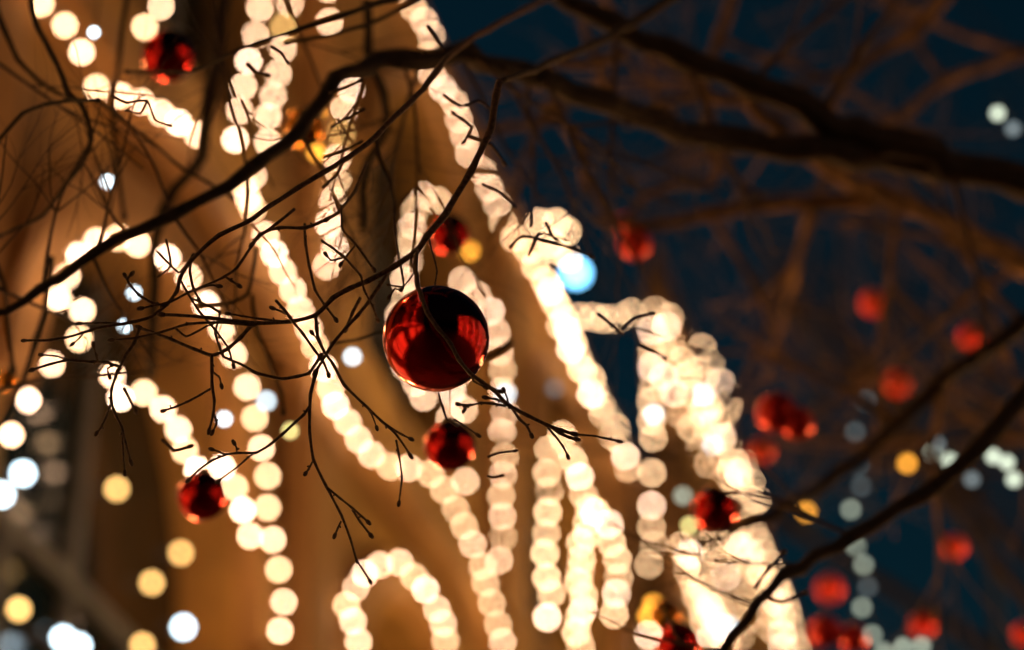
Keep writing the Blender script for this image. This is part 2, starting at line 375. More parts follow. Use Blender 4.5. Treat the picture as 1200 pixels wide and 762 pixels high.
STR = [
 # upper left
 ('light string running down the wall at top centre-left, left one of the close pair', [(308,-18),(304,8),(300,36),(296,60),(290,88),(286,112),(281,146),(270,180)], 25, {}),
 ('light string running down the wall at top centre-left, right one of the close pair', [(342,-20),(340,12),(333,38),(329,64),(325,88),(320,114),(316,140),(315,166),(316,190)], 22, {2: 'y'}),
 ('short light string hanging just above the left end of the long swag', [(296,206),(284,218),(293,232),(300,250)], 13, {}),
 ('longest light string, from the paired verticals down past the large bauble to the bottom edge', [(310,274),(325,303),(340,333),(352,362),(364,398),(378,430),(388,465),(402,490),(416,512),(432,530),(450,548),(466,550),(482,549),(497,554),(510,562),(522,575),(534,600),(544,622),(555,640),(563,660),(571,686),(578,710),(585,737),(592,762),(596,790)], 20, {}),
 ('light string running down beside a single yellow bulb, left of the twigs above the bauble', [(409,104),(405,128),(401,152),(398,176),(394,200),(391,226),(388,250),(387,272),(394,292),(381,322)], 22, {2: 'y'}),
 ('short string of a few bulbs at the very top, left of the roof edge', [(386,-12),(385,14),(394,48)], 30, {}),
 ('sagging light string under the top left red bauble', [(114,104),(128,103),(143,112),(162,116),(180,128),(200,137),(220,150),(240,168)], 22, {}),
 ('three bulb string at the top left corner edge', [(46,2),(75,32),(101,68)], 39.8/1.22, {}),
 ('short string of two bulbs touching the top left bauble', [(186,6),(169,32)], 30/1.22, {}),
 # left arch
 ('light string tracing the left arch moulding below the thick blurred branch', [(68,348),(80,314),(97,292),(117,280),(138,276)], 22, {}),
 ('light string dropping from right of the left arch to the bottom edge', [(163,288),(182,288),(199,306),(222,322),(237,354),(257,376),(268,402),(280,428),(288,456),(298,486),(306,520),(312,560),(315,600),(325,656),(335,698),(331,736),(312,766)], 30, {}),
 ('three bulb string ending at the left arch foot beside crossing twigs', [(96,365),(88,396),(117,400)], 30, {}),
 ('string of bulbs stepping down the far left edge of the building', [(60,428),(38,461),(17,491),(8,535)], 39, {}),
 ('light string curving over the red bauble at lower left', [(131,440),(140,466),(157,458),(178,462),(197,484),(212,508),(213,527),(226,550),(241,545),(257,548),(275,565),(286,597),(297,632)], 24, {}),
 # arch in the middle bottom
 ('light string tracing the small arch at the bottom centre', [(420,750),(405,712),(417,690),(430,668),(448,662),(466,660),(482,670),(495,688),(505,703),(514,722),(520,746),(530,770)], 18, {}),
 # window behind the main bauble
 ('light string left of and behind the large red bauble', [(515,234),(500,228),(485,240),(481,268),(478,296),(475,326),(472,352),(468,378),(468,404),(476,430),(492,452),(500,472)], 17, {}),
 ('light string right of the large bauble, dropping straight to the long swag', [(540,330),(558,344),(573,366),(581,392),(586,420),(592,444),(590,470),(590,498),(590,522),(589,545),(588,568),(589,590),(589,612),(590,634),(582,656)], 20, {}),
 ('short string of bulbs under the large bauble, above the small dark red one', [(540,440),(530,462),(545,482),(520,492)], 19, {}),
 ('two bulb string just below the small dark red bauble', [(543,566),(528,580)], 20, {}),
 # roof
 ('light string along the sloping roof edge, from the top edge to the blue lamp', [(474,-14),(482,6),(496,22),(504,44),(500,80),(514,100),(530,116),(535,138),(546,160),(550,182),(568,206),(575,226),(590,256),(602,280),(618,290),(634,318)], 18, {}),
 ('light string along the sloping roof edge, from the blue lamp down to its thick end', [(640,330),(652,352),(662,376),(670,398),(680,420),(690,444),(702,470),(716,498),(730,524),(738,548)], 13, {}),
 ('light string doubled beside the lower roof edge', [(648,352),(660,384),(668,410),(684,436),(694,462),(710,492),(722,518)], 24, {}),
 ('knot of bulbs at the roof corner above the blue lamp', [(632,262),(652,258),(666,266),(640,290),(660,296),(668,310)], 17, {}),
 # verticals
 ('light string hanging straight down, first vertical right of the bauble tip twig', [(656,512),(645,516),(642,538),(642,560),(641,582),(641,604),(640,626),(640,648),(641,672),(648,690),(638,724)], 20, {}),
 ('light string slanting from the first vertical to the bright short one', [(662,520),(672,540),(680,560),(686,582),(694,604)], 18, {}),
 ('bright light string in the middle of the bottom cluster', [(692,596),(688,612),(684,634),(680,656),(680,678),(682,700),(680,722),(676,745),(684,768)], 12, {}),
 ('light string at the right side of the bottom cluster', [(700,600),(714,618),(720,640),(724,662),(727,684),(722,708),(716,732)], 17, {}),
 ('vertical light string under the beam string, above the gap', [(765,390),(764,412),(764,434),(765,458),(764,482),(765,506),(764,528),(764,556)], 17, {}),
 ('vertical light string under the beam string, below the gap', [(765,594),(764,612),(763,630),(765,648),(760,666),(765,684)], 19, {}),
 # taller end
 ('light string outlining the sloping top of the taller end', [(768,362),(786,372),(795,394),(806,418),(818,444),(830,470),(842,496),(854,524),(864,552),(876,582),(884,606)], 14, {}),
 ('light string running beside the top outline of the taller end', [(782,384),(792,412),(803,438),(812,462),(826,492),(838,520),(850,548),(860,574)], 17, {}),
 ('outermost light string of the taller end, against the dark sky', [(824,410),(836,428),(848,452),(858,476),(860,500),(868,528),(876,556),(886,586)], 17, {}),
 ('upright light string inside the taller end', [(780,440),(790,462),(800,486),(812,506),(822,532),(830,552),(846,580)], 19, {}),
 ('crossing light string below the top of the taller end', [(800,404),(812,420),(822,440),(836,466),(848,488),(856,510)], 20, {}),
 ('light string in the tangle of bulbs beside the low red bauble', [(800,640),(806,660),(812,684),(820,708),(828,732),(838,756)], 13, {}),
 ('light string crossing the middle of the low tangle of bulbs', [(828,640),(842,650),(852,668),(850,690),(846,712),(842,736),(852,760)], 13, {}),
 ('light string at the top of the low tangle of bulbs', [(838,628),(856,632),(872,640),(880,660),(884,684),(880,704),(872,726),(870,750)], 13, {}),
 ('light string along the right side of the low tangle, crossed by a dark branch', [(868,622),(886,628),(898,650),(908,676),(916,700),(924,724),(930,748),(936,772)], 11, {}),
 ('short doubled light string at the bottom right corner of the tangle', [(905,690),(912,712),(914,736),(916,758)], 14, {}),
 ('light string slanting down through the left of the low tangle of bulbs', [(812,650),(822,672),(826,694),(836,716),(846,738),(858,762)], 13, {}),
 ('light string slanting down through the right of the low tangle of bulbs', [(858,640),(876,654),(892,672),(898,694),(904,720),(908,746)], 13, {1: 'y'}),
 ('light string in the middle of the taller end, between its bright and outer strings', [(808,424),(816,446),(826,470),(838,500),(846,520),(858,548),(868,580)], 16, {}),
 ('short string of bulbs at the bottom edge beside the low dark red bauble', [(762,742),(786,758),(806,768)], 19, {}),
]
for L, pts, st, colr in STR: string(L, pts, st * (1.22 if pts[0][0] < 600 else 1.22), colours=colr)
string('light string along the level beam between roof edge and taller end', [(680,374),(696,371),(712,374),(726,371),(741,367),(758,366)], 15, place=SW)
# separate lamps fixed to the wall
for i, (x, y, k, L) in enumerate([
    (675, 320, 'b', 'large pale blue lamp at the roof corner'),
    (808, 650, 'c', 'white lamp beside the yellow spot of the low red bauble'),
    (27, 555, 'c', 'bluish white lamp at the left edge, below the stepping bulbs'),
    (2, 580, 'c', 'warm lamp cut by the left edge'),
    (215, 735, 'c', 'bluish white lamp at the bottom left, below two yellow ones'),
    (22, 714, 'y', 'yellowish lamp at the bottom left corner, crossed by a twig'),
    (53, 738, 'd', 'pale grey lamp at the bottom left corner'),
    (74, 748, 'c', 'white lamp at the bottom left edge, left one of a touching pair'),
    (92, 757, 'c', 'white lamp at the bottom left edge, right one of a touching pair'),
    (137, 573, 'y', 'yellow lamp left of the lower left bauble'),
    (212, 648, 'y', 'yellow lamp under the lower left bauble'),
    (178, 683, 'y', 'yellow lamp left of and below the lower left bauble pair'),
    (167, 756, 'y', 'yellow lamp cut by the bottom edge at left')]):
    p = FW(x, y, .12); root = empty('wall_lamp', p, L, 'lamp', 'single lamps on the building')
    o = bpy.data.objects.new('bulb', ME[k]); COL.objects.link(o); o.parent = root
    cp = MB(); q = FW(x, y, 0.0); nn = loc(p)
    cp.tube([-NRM * .12, -NRM * .03], [.03, .015], 6).build('socket', M_IRON, root)

# ------------------------------------------------------------------ branches
def smooth(pts, sub, soft=1.0):
    out = []
    n = len(pts)
    for i in range(n - 1):
        p0, p1, p2, p3 = pts[max(i-1, 0)], pts[i], pts[i+1], pts[min(i+2, n-1)]
        for k in range(sub):
            t = k / sub
            c = .5 * ((2*p1) + (p2-p0)*t + (2*p0-5*p1+4*p2-p3)*t*t + (3*p1-p0-3*p2+p3)*t**3)
            out.append(c * soft + (p1 + (p2 - p1) * t) * (1 - soft))
    out.append(pts[-1]); return out
def pix(pts, d0, d1, jit=0):
    n = len(pts); out = []
    for i, q in enumerate(pts):
        d = q[2] if len(q) > 2 else d0 + (d1 - d0) * (i / max(1, n - 1))
        out.append(P(q[0] + random.uniform(-jit, jit), q[1] + random.uniform(-jit, jit), d))
    return out
def wood(mb, pts3, r0, r1, sides=7, knob=.12, sub=3, power=.8):
    q = smooth(pts3, sub, .45 if r0 < .006 else .85); n = len(q); rad = []
    for i, p in enumerate(q):
        t = i / (n - 1)
        r = r0 + (r1 - r0) * t ** power
        r *= 1 + knob * (noise.noise(p * (0.9 / max(r0, 1e-4)) * .35)) + (knob * 1.2 if (i % sub == 0 and 0 < i < n - 1) else 0)
        rad.append(r)
        q[i] = p + Vector((noise.noise(p * 23), noise.noise(p * 23 + Vector((5, 1, 2))), noise.noise(p * 23 + Vector((1, 9, 4))))) * r0 * .6
    mb.tube(q, rad, sides); return q
def bud(mb, p, ax, r): mb.ball(p + ax.normalized() * r * .8, r, ax, 1.7, 6, 4)

def tree(name, label, basept, cat='tree', group=None):
    return empty(name, Vector((basept.x, basept.y, 0)), label, cat, group)

near = tree('bare_tree', 'nearest bare tree, thick dark limbs overhead and sharp twigs around the large bauble', P(1420, 330, 3.9))
OFF = near.location.copy()
# trunk stands out of the frame at the right
tp = P(1420, 250, 3.9)
tb = MB(); wood(tb, [Vector((tp.x + .1, tp.y, -.05)), Vector((tp.x + .05, tp.y, 1.2)), Vector((tp.x, tp.y, 2.4)), tp, tp + Vector((.05, .1, 1.4)), tp + Vector((-.1, .2, 2.8))], .2, .07, 12, .1, 4)
tb.build('trunk', M_BARK, near, True, OFF)

def px2r(w, d): return w * .5 * d / FPX
def branch(pts, w0, w1, d0, d1, parent=near, name='branch', m=M_BARK, sides=9, twigs=(), off=None, knob=.12, jit=0):
    off = OFF if off is None else off
    mb = MB(); p3 = pix(pts, d0, d1, jit)
    q = wood(mb, p3, px2r(w0, d0), px2r(w1, d1), sides, knob)
    if w1 < 6: bud(mb, q[-1], q[-1] - q[-2], px2r(w1, d1) * 1.7)
    b = mb.build(name, m, parent, True, off)
    for t in twigs: twig(b, *t, off=off)
    return b
def twig(par, pts, w0=3.2, w1=2.0, d0=2.23, d1=2.23, off=None, buds=True):
    off = OFF if off is None else off
    mb = MB(); p3 = pix(pts, d0, d1)
    q = wood(mb, p3, px2r(w0, d0), px2r(w1, d1), 6, .18)
    if buds:
        bud(mb, q[-1], q[-1] - q[-2], px2r(w1 + 4.2, d1) * .85)
        for i in range(2, len(q) - 2, 4):
            if random.random() < .7:
                ax = (q[i+1] - q[i-1]).normalized(); sd = ax.orthogonal(); sd.rotate(Matrix.Rotation(random.uniform(0, 6.28), 3, ax))
                bud(mb, q[i] + sd * px2r(w0, d0) * .6, (ax * .8 + sd), px2r(3.8, d0) * .7)
    return mb.build('twig', M_TWIG, par, True, off)

# the two thick limbs and their long blurred continuation to the left
b1 = branch([(1430,235,3.85),(1300,222,3.75),(1200,207,3.6),(1110,190,3.55),(1030,165,3.5),(960,132,3.45),(880,98,3.4),(800,66,3.35),(720,32,3.3),(640,-8,3.25),(560,-50,3.2)], 46, 20, 3.85, 3.2)
b2 = branch([(1100,196,3.56),(1000,180,3.5),(930,176,3.45),(850,164,3.4),(770,147,3.3),(700,120,3.2),(620,86,3.1),(540,66,3.0),(480,66,2.92),(428,72,2.86),(396,98,2.8),(350,152,2.75),(290,200,2.7),(200,248,2.65),(110,303,2.6),(50,340,2.6),(-20,366,2.6),(-120,395,2.6)], 36, 6.5, 3.56, 2.6)
# the link twig the sharp branch grows from
blink = branch([(790,-4,3.2),(740,28,3.1),(700,50,3.0),(650,70,2.75),(615,86,2.5),(585,97,2.3)], 13, 7, 3.2, 2.3)
main = branch([(585,95,2.28),(581,112,2.27),(574,150,2.26),(552,198,2.25),(522,252,2.24),(500,276,2.23),(487,294,2.23),(463,311,2.23),(433,329,2.23),(410,339,2.22),(390,349,2.22),(370,369,2.22),(343,377,2.22),(300,380,2.22),(247,373,2.22),(193,369,2.22)], 9.5, 4, 2.28, 2.22, m=M_TWIG, sides=10, twigs=[
    ([(300,382),(258,378),(220,380),(190,389),(160,396),(133,399)], 3.4, 2.4, 2.22, 2.2),
    ([(343,378),(310,375),(285,371),(270,368)], 3, 2),
    ([(300,380),(293,384),(283,395),(267,409),(248,417),(227,409),(200,397),(165,385)], 5.5, 3.6, 2.22, 2.26),
    ([(248,417),(248,436),(248,454),(251,470),(250,486),(246,503)], 4.4, 3, 2.24, 2.22),
    ([(251,486),(254,496),(250,505)], 3, 2.4),
    ([(247,456),(235,463),(220,471),(206,477),(193,481)], 3.2, 2.6, 2.24, 2.2),
    ([(250,437),(257,443),(259,451)], 2.6, 2),
    ([(455,319),(445,336),(433,354),(420,370),(407,384),(390,404),(370,434)], 5.2, 4, 2.3, 2.24),
    ([(423,349),(414,366),(407,383)], 4, 3.4, 2.32, 2.32),
    ([(370,370),(371,384),(373,397),(380,412),(390,427),(403,451),(427,474),(447,494),(463,508),(480,533)], 4.4, 2.6, 2.22, 2.16),
    ([(447,494),(460,503),(472,510),(480,514)], 3, 2.4, 2.18, 2.17),
    ([(464,516),(467,532),(471,558),(468,588)], 2.8, 2.2, 2.17, 2.15),
    ([(428,474),(436,486),(441,500)], 2.4, 1.8, 2.19, 2.19),
    ([(323,352),(334,364),(343,376),(356,392),(368,410),(380,427),(384,438)], 3.6, 3, 2.18, 2.24),
    ([(343,372),(332,366),(322,362)], 2.6, 2.6, 2.2, 2.2),
    ([(377,282),(390,291),(403,301),(413,312),(423,323),(427,340),(436,358),(442,374)], 3.4, 2.6, 2.15, 2.26),
    ([(357,262),(358,285),(362,311),(369,340),(381,358),(393,374)], 3.6, 2.8, 2.3, 2.25),
    ([(400,240),(400,267),(408,278),(417,287),(427,300),(437,314)], 3, 3, 2.34, 2.3),
    ([(378,402),(372,398),(367,392)], 2.6, 2.2),
    ([(403,301),(388,305),(383,300)], 2.6, 2.2, 2.2, 2.2),
    ([(417,287),(408,298),(401,308)], 2.6, 2.2, 2.3, 2.3),
    ([(487,294),(481,300),(485,320),(472,337)], 3, 2, 2.2, 2.2),
])
front = branch([(487,294,2.22),(487,310,2.19),(490,334,2.165),(500,366,2.155),(512,386,2.155),(527,404,2.155),(537,422,2.16),(550,437,2.17),(564,447,2.18),(578,457,2.19),(594,474,2.2),(618,488,2.2),(642,500,2.2),(670,508,2.2)], 5.6, 4.2, 2.22, 2.2, m=M_TWIG, sides=10, twigs=[
    ([(670,508),(682,510),(696,511),(710,514),(724,517)], 2.6, 2.2, 2.2, 2.2),
    ([(642,502),(652,513),(660,523),(665,533)], 3, 2.4, 2.2, 2.2),
    ([(644,500),(656,508),(668,513),(673,514)], 4.4, 3.4, 2.19, 2.19),
    ([(648,502),(653,501),(656,503)], 2, 2, 2.19, 2.19),
    ([(600,478),(609,492),(617,499),(622,509)], 3.8, 3, 2.22, 2.24),
    ([(592,476),(578,473),(563,472),(550,475),(538,474)], 3.4, 2.8, 2.2, 2.16),
    ([(552,473),(547,476),(545,479)], 2.8, 2.4, 2.17, 2.17),
    ([(592,473),(582,468),(571,466)], 3.4, 2.4, 2.2, 2.2),
    ([(552,438),(555,447),(567,453)], 3, 2.2, 2.17, 2.16),
    ([(575,454),(584,458)], 2.6, 2.2, 2.17, 2.17),
    ([(597,480),(594,466),(591,459)], 2.4, 2, 2.2, 2.2),
])
branch([(660,-10,3.0),(620,8,2.9),(570,35,2.7),(527,64,2.5),(503,96,2.4),(478,122,2.34),(440,160,2.3),(410,184,2.28),(380,202,2.26),(348,220,2.25),(320,240,2.24),(297,257,2.23),(258,277,2.23),(223,306,2.23),(210,325,2.23),(207,342,2.23),(197,357,2.23),(177,371,2.23),(147,379,2.22),(100,389,2.2),(57,399,2.18),(30,400,2.18)], 7, 3, 3.0, 2.18, m=M_TWIG, sides=10, twigs=[
    ([(140,379),(118,379),(95,379)], 2.6, 2.2, 2.22, 2.2),
    ([(345,245),(325,262),(300,282),(277,314),(263,324),(243,334),(223,342),(200,354),(167,361)], 4, 3, 2.27, 2.22),
    ([(265,325),(272,330),(278,334)], 2.8, 2.6), ([(240,336),(248,334),(255,335)], 2.4, 2.6),
    ([(197,358),(180,356),(163,346),(152,334),(147,325)], 3.6, 2.8, 2.23, 2.2),
    ([(152,334),(149,328),(153,323)], 2.6, 2.6, 2.2, 2.2),
    ([(383,257),(357,267),(327,267),(305,275),(296,286)], 4.4, 3.4, 2.3, 2.26),
    ([(430,190),(415,225),(395,250),(383,257)], 4.2, 4.2, 2.4, 2.3),
    ([(223,306),(222,320),(226,336),(233,350)], 3.6, 2.8, 2.24, 2.22),
    ([(212,330),(218,341),(233,364),(253,387),(267,407),(273,427)], 3.2, 2.4, 2.25, 2.2),
    ([(163,384),(157,402),(147,417),(138,436),(131,456),(131,471),(136,486),(143,500),(148,522),(153,540)], 4.6, 2.6, 2.22, 2.2),
    ([(143,500),(144,520),(146,552)], 3, 2.2, 2.21, 2.2),
    ([(130,474),(125,488),(119,500),(115,506)], 2.8, 2.8, 2.21, 2.2),
    ([(139,430),(125,425),(110,424),(93,423),(77,422),(58,427),(40,433)], 3.6, 3, 2.22, 2.18),
    ([(82,422),(65,417),(50,416)], 2.4, 2, 2.2, 2.18),
    ([(115,424),(112,414),(110,406)], 2.4, 2.2, 2.2, 2.2),
    ([(135,428),(126,432),(128,440)], 2.2, 1.8, 2.2, 2.2),
    ([(100,389),(92,397),(86,402)], 2.2, 1.8, 2.2, 2.2),
    ([(205,384),(218,395),(233,388),(247,380)], 2.8, 2.4, 2.22, 2.22),
    ([(225,350),(258,366),(252,390),(262,418),(283,427),(300,437),(330,444),(348,441),(362,437),(374,420)], 2.6, 4, 2.26, 2.24),
])
branch([(371,434,2.24),(367,444,2.24),(363,462,2.23),(363,481,2.22),(363,508,2.22),(367,538,2.21),(383,571,2.2),(400,605,2.19),(410,631,2.19),(418,656,2.18)], 4.8, 2.6, 2.24, 2.18, m=M_TWIG, twigs=[
    ([(383,571),(398,584),(413,596),(430,611)], 2.8, 2.6, 2.2, 2.18),
    ([(413,598),(422,612),(433,626)], 2.6, 2.8, 2.19, 2.18),
    ([(367,540),(362,550),(359,554)], 2.6, 2.6, 2.21, 2.2), ([(400,611),(396,619),(393,626)], 2.6, 2.4, 2.2, 2.2),
    ([(363,476),(356,486),(347,494),(332,508),(317,521),(300,531),(277,531),(263,533),(247,540),(233,551),(223,561)], 3.8, 2.6, 2.22, 2.18),
    ([(296,532),(286,540),(277,548),(257,563)], 2.8, 2, 2.2, 2.18),
    ([(264,533),(256,529),(250,527)], 2.2, 2, 2.2, 2.2), ([(277,531),(277,525),(275,521)], 2.4, 2.4, 2.2, 2.2),
    ([(418,656),(426,668),(433,680)], 2.4, 2.2, 2.18, 2.17),
])
# bauble hanger and small twigs by the large bauble
hang = branch([(503,272,2.27),(504,285,2.27),(510,307,2.27),(512,318,2.27),(510,331,2.27)], 2.6, 2.0, 2.27, 2.27, m=M_TWIG)
branch([(462,250,2.3),(463,270,2.3),(466,290,2.28),(471,318,2.26),(473,336,2.26),(456,334,2.25)], 3.6, 2.2, 2.3, 2.25, m=M_TWIG, twigs=[([(472,342),(463,338),(457,346)], 2.4, 2, 2.25, 2.25)])
branch([(514,460,2.3),(519,476,2.3),(524,491,2.3),(534,498,2.3)], 3, 2.2, 2.3, 2.3, m=M_TWIG, twigs=[([(533,491),(545,499),(559,509)], 2.6, 2.2, 2.3, 2.3)])
# faint twigs in front of the strings, a little beyond the focus
for pts, w, d in [
    ([(571,536),(586,531),(602,529)], 3, 2.32), ([(571,558),(578,560),(586,558)], 3, 2.32),
    
    ([(700,368),(716,380),(726,388)], 4, 2.5), ([(728,386),(742,372),(762,368)], 4, 2.5), ([(748,404),(762,410),(776,417)], 4, 2.5),
    ([(885,690),(900,668),(916,650)], 5, 2.6), ([(900,700),(915,706),(940,696)], 5, 2.6),
    ([(500,30),(520,60),(500,62)], 4, 2.5), ([(520,110),(540,125),(560,118),(575,128)], 4, 2.5), ([(530,130),(552,150),(545,165)], 4, 2.5), ([(548,160),(575,170),(590,190)], 4, 2.5),
    ([(565,215),(585,225),(600,240)], 4, 2.5), ([(598,290),(612,278),(640,282),(668,290)], 4.5, 2.5), ([(640,260),(655,285),(690,300)], 4.5, 2.5), ([(620,300),(632,272),(660,280)], 3.6, 2.5),
    ([(385,110),(402,104),(420,96)], 4, 2.45), ([(388,150),(404,140),(422,130)], 4, 2.45), ([(378,185),(400,178),(420,168)], 4, 2.45),
    ([(378,220),(395,205),(402,190)], 3.4, 2.4), ([(318,55),(330,62),(336,72)], 3.6, 2.4), ([(290,75),(300,85),(312,88)], 4, 2.5),
    ([(130,112),(148,120),(172,118),(182,140),(198,146)], 3, 2.4), ([(172,118),(165,132),(150,130)], 2.6, 2.4),
    ([(185,295),(210,320),(225,300)], 3, 2.35), ([(195,280),(200,310),(188,322)], 3, 2.35),
    ([(190,515),(205,528),(220,524)], 4, 2.4), ([(145,455),(150,465),(158,480)], 4, 2.4),
]:
    branch(pts, w, w * .8, d, d, m=M_TWIG, sides=6)

# middle-distance limbs of the same tree at the right
r1 = branch([(1420,290,3.7),(1330,350,3.4),(1250,420,3.2),(1200,462,3.1),(1150,525,3.05),(1080,580,3.0),(1000,628,2.95),(935,662,2.9),(890,712,2.85),(845,760,2.8),(800,800,2.8)], 26, 9, 3.7, 2.8)
branch([(1420,330,4.4),(1300,350,4.2),(1200,380,4.1),(1110,440,4.0),(1050,495,4.0),(980,560,4.0),(900,605,3.9),(820,640,3.9)], 26, 10, 4.4, 3.9)
branch([(1420,400,4.8),(1300,358,4.7),(1200,310,4.6),(1130,272,4.5),(1050,235,4.4),(975,200,4.3),(910,150,4.2),(870,110,4.2)], 34, 16, 4.8, 4.2, m=M_LITBARK)
branch([(1420,20,5.2),(1300,40,5.2),(1200,62,5.2),(1110,96,5.1),(1055,138,5.0),(1032,150,5.0),(960,220,5.0),(930,330,5.2),(905,420,5.4),(880,470,5.4),(850,500,5.5)], 17, 4, 5.2, 5.4, m=M_LITBARK)
branch([(1130,-30,5),(1070,35,5),(1005,80,5),(975,115,5),(960,150,5)], 20, 11, 5, 5, m=M_LITBARK)
branch([(1030,236,4.4),(960,236,4.4),(900,240,4.4),(830,252,4.4),(760,265,4.4),(700,256,4.4)], 22, 11, 4.4, 4.4, m=M_LITBARK)
branch([(862,-20,4.6),(842,45,4.6),(826,100,4.6),(832,140,4.5),(838,180,4.5),(836,212,4.5),(790,215,4.5),(755,230,4.5),(735,255,4.5)], 14, 9, 4.6, 4.5, m=M_LITBARK)
branch([(740,150,4.2),(700,76,4.2),(690,50,4.2),(680,20,4.2)], 12, 7, 4.2, 4.2, m=M_LITBARK)
branch([(735,62,3.9),(700,72,3.9),(665,74,3.9),(640,76,3.9),(610,90,3.9)], 14, 8, 3.9, 3.9, m=M_LITBARK)
branch([(660,120,4.4),(652,135,4.4),(622,147,4.4),(585,150,4.4),(560,160,4.4)], 16, 8, 4.4, 4.4, m=M_LITBARK)
branch([(640,120,4.4),(672,160,4.4),(685,190,4.4),(690,215,4.4),(712,250,4.4)], 16, 9, 4.4, 4.4, m=M_LITBARK)
branch([(880,110,4),(850,118,4),(820,112,4),(760,125,4)], 14, 8, 4, 4, m=M_LITBARK)
# blurred limbs in front of the facade at the left
branch([(40,-30,2.75),(37,5,2.72),(42,30,2.7),(60,63,2.65),(80,107,2.6),(97,123,2.6),(108,163,2.6),(93,197,2.65),(70,226,2.7),(50,254,2.75),(0,276,2.8)], 8, 4, 2.75, 2.8)
branch([(-30,200,2.6),(0,163,2.6),(27,133,2.6),(53,122,2.58),(85,118,2.55),(113,117,2.5)], 5, 5, 2.6, 2.5)
branch([(-10,-10,2.8),(5,35,2.8),(20,70,2.8),(50,97,2.8),(80,115,2.8)], 8, 4, 2.8, 2.8)
branch([(560,-20,2.7),(450,2,2.65),(400,18,2.6),(350,34,2.6),(300,50,2.62),(260,68,2.65),(225,84,2.7),(150,85,2.8)], 7, 4, 2.7, 2.8)
branch([(490,0,2.8),(430,30,2.75),(380,42,2.7),(340,50,2.7)], 6, 4, 2.8, 2.7)
branch([(113,117,2.7),(137,135,2.75),(175,165,2.8),(213,197,2.8),(270,230,2.8)], 5, 3.5, 2.7, 2.8)
branch([(262,-30,3.6),(255,60,3.5),(245,110,3.4),(235,180,3.4),(190,250,3.4),(180,330,3.4),(178,440,3.5)], 16, 10, 3.6, 3.5)
branch([(150,-20,3.2),(140,60,3.2),(132,130,3.1),(138,200,3.1),(145,250,3.1)], 7, 5, 3.2, 3.1)
branch([(60,300,2.9),(55,350,2.9),(42,400,2.9),(30,440,2.9),(0,500,2.9)], 8, 5, 2.9, 2.9)
branch([(-10,300,2.9),(6,340,2.9),(10,390,2.9),(16,430,2.9)], 6, 5, 2.9, 2.9)
branch([(440,160,2.6),(444,185,2.6),(458,215,2.6),(463,250,2.55)], 6, 4, 2.6, 2.5)
branch([(430,0,3.2),(432,60,3.2),(450,110,3.2),(452,150,3.1),(428,200,3.1),(425,270,3.1)], 12, 8, 3.2, 3.1)
branch([(300,290,2.7),(298,310,2.7),(290,345,2.7),(268,356,2.7),(240,358,2.7)], 4.5, 4, 2.7, 2.7)
branch([(296,345,2.8),(302,390,2.8),(315,420,2.8),(330,460,2.8),(332,480,2.8)], 5, 4, 2.8, 2.8)
branch([(600,400,3),(580,415,3),(540,430,3),(500,432,3)], 9, 5, 3, 3)
branch([(478,405,2.6),(452,388,2.6),(420,398,2.6),(392,402,2.6)], 4, 3, 2.6, 2.6)

# ------------------------------------------------------------------ procedural bare trees farther off
def grow(mb_list, p, d, length, r, level, maxl, rng, spread=.55):
    n = 5; pts = [p.copy()]; dd = d.normalized()
    for i in range(n):
        dd = (dd + Vector((rng.uniform(-1, 1), rng.uniform(-1, 1), rng.uniform(-.7, .8))) * .22).normalized()
        pts.append(pts[-1] + dd * length / n)
    q = smooth(pts, 2); rad = [r * (1 - .62 * i / (len(q) - 1)) for i in range(len(q))]
    mb_list[min(level, len(mb_list) - 1)].tube(q, rad, 6 if level < 2 else 4, cap=level < 2)
    if level < maxl:
        k = rng.randint(3, 5)
        for j in range(k):
            t = rng.uniform(.3, 1.0); i = min(len(q) - 1, int(t * (len(q) - 1)))
            side = Vector((rng.uniform(-1, 1), rng.uniform(-1, 1), rng.uniform(-.5, 1))).normalized()
            nd = (dd * (1 - spread) + side * spread + Vector((0, 0, .1))).normalized()
            grow(mb_list, q[i], nd, length * rng.uniform(.5, .75), rad[i] * .6, level + 1, maxl, rng, spread)
def far_tree(label, x, y, h, seed, limbs=7, r=.16):
    rng = random.Random(seed)
    root = empty('bare_tree', Vector((x, y, 0)), label, 'tree', 'bare trees standing beyond the near tree')
    tr = MB(); pts = [Vector((0, 0, -.05)), Vector((rng.uniform(-.1, .1), .05, h * .3)), Vector((rng.uniform(-.2, .2), 0, h * .6)), Vector((rng.uniform(-.3, .3), .1, h))]
    wood(tr, pts, r, r * .3, 10, .1, 4); tr.build('trunk', M_BARK, root, True)
    for i in range(limbs):
        t = .28 + .66 * i / limbs; a = i * 2.4 + rng.uniform(-.4, .4)
        p = Vector((0, 0, h * t)); mbs = [MB(), MB()]
        grow(mbs, p, Vector((math.cos(a), math.sin(a), rng.uniform(.3, .9))), h * rng.uniform(.3, .45), r * (1 - t * .6) * .5, 0, 2, rng)
        b = mbs[0].build('branch', M_BARK, root, True); mbs[1].build('twigs', M_BARK, b, True)['kind'] = 'stuff'
far_tree('bare tree behind the taller end of the building, right of the frame middle', 2.6, 7.5, 6.0, 3, 7, .11)
far_tree('bare tree filling the background at the right edge', 4.0, 11.0, 9.5, 5, 9, .17)
far_tree('bare tree far behind, between the taller end and the right edge', 4.6, 15.5, 12.5, 8, 9, .2)

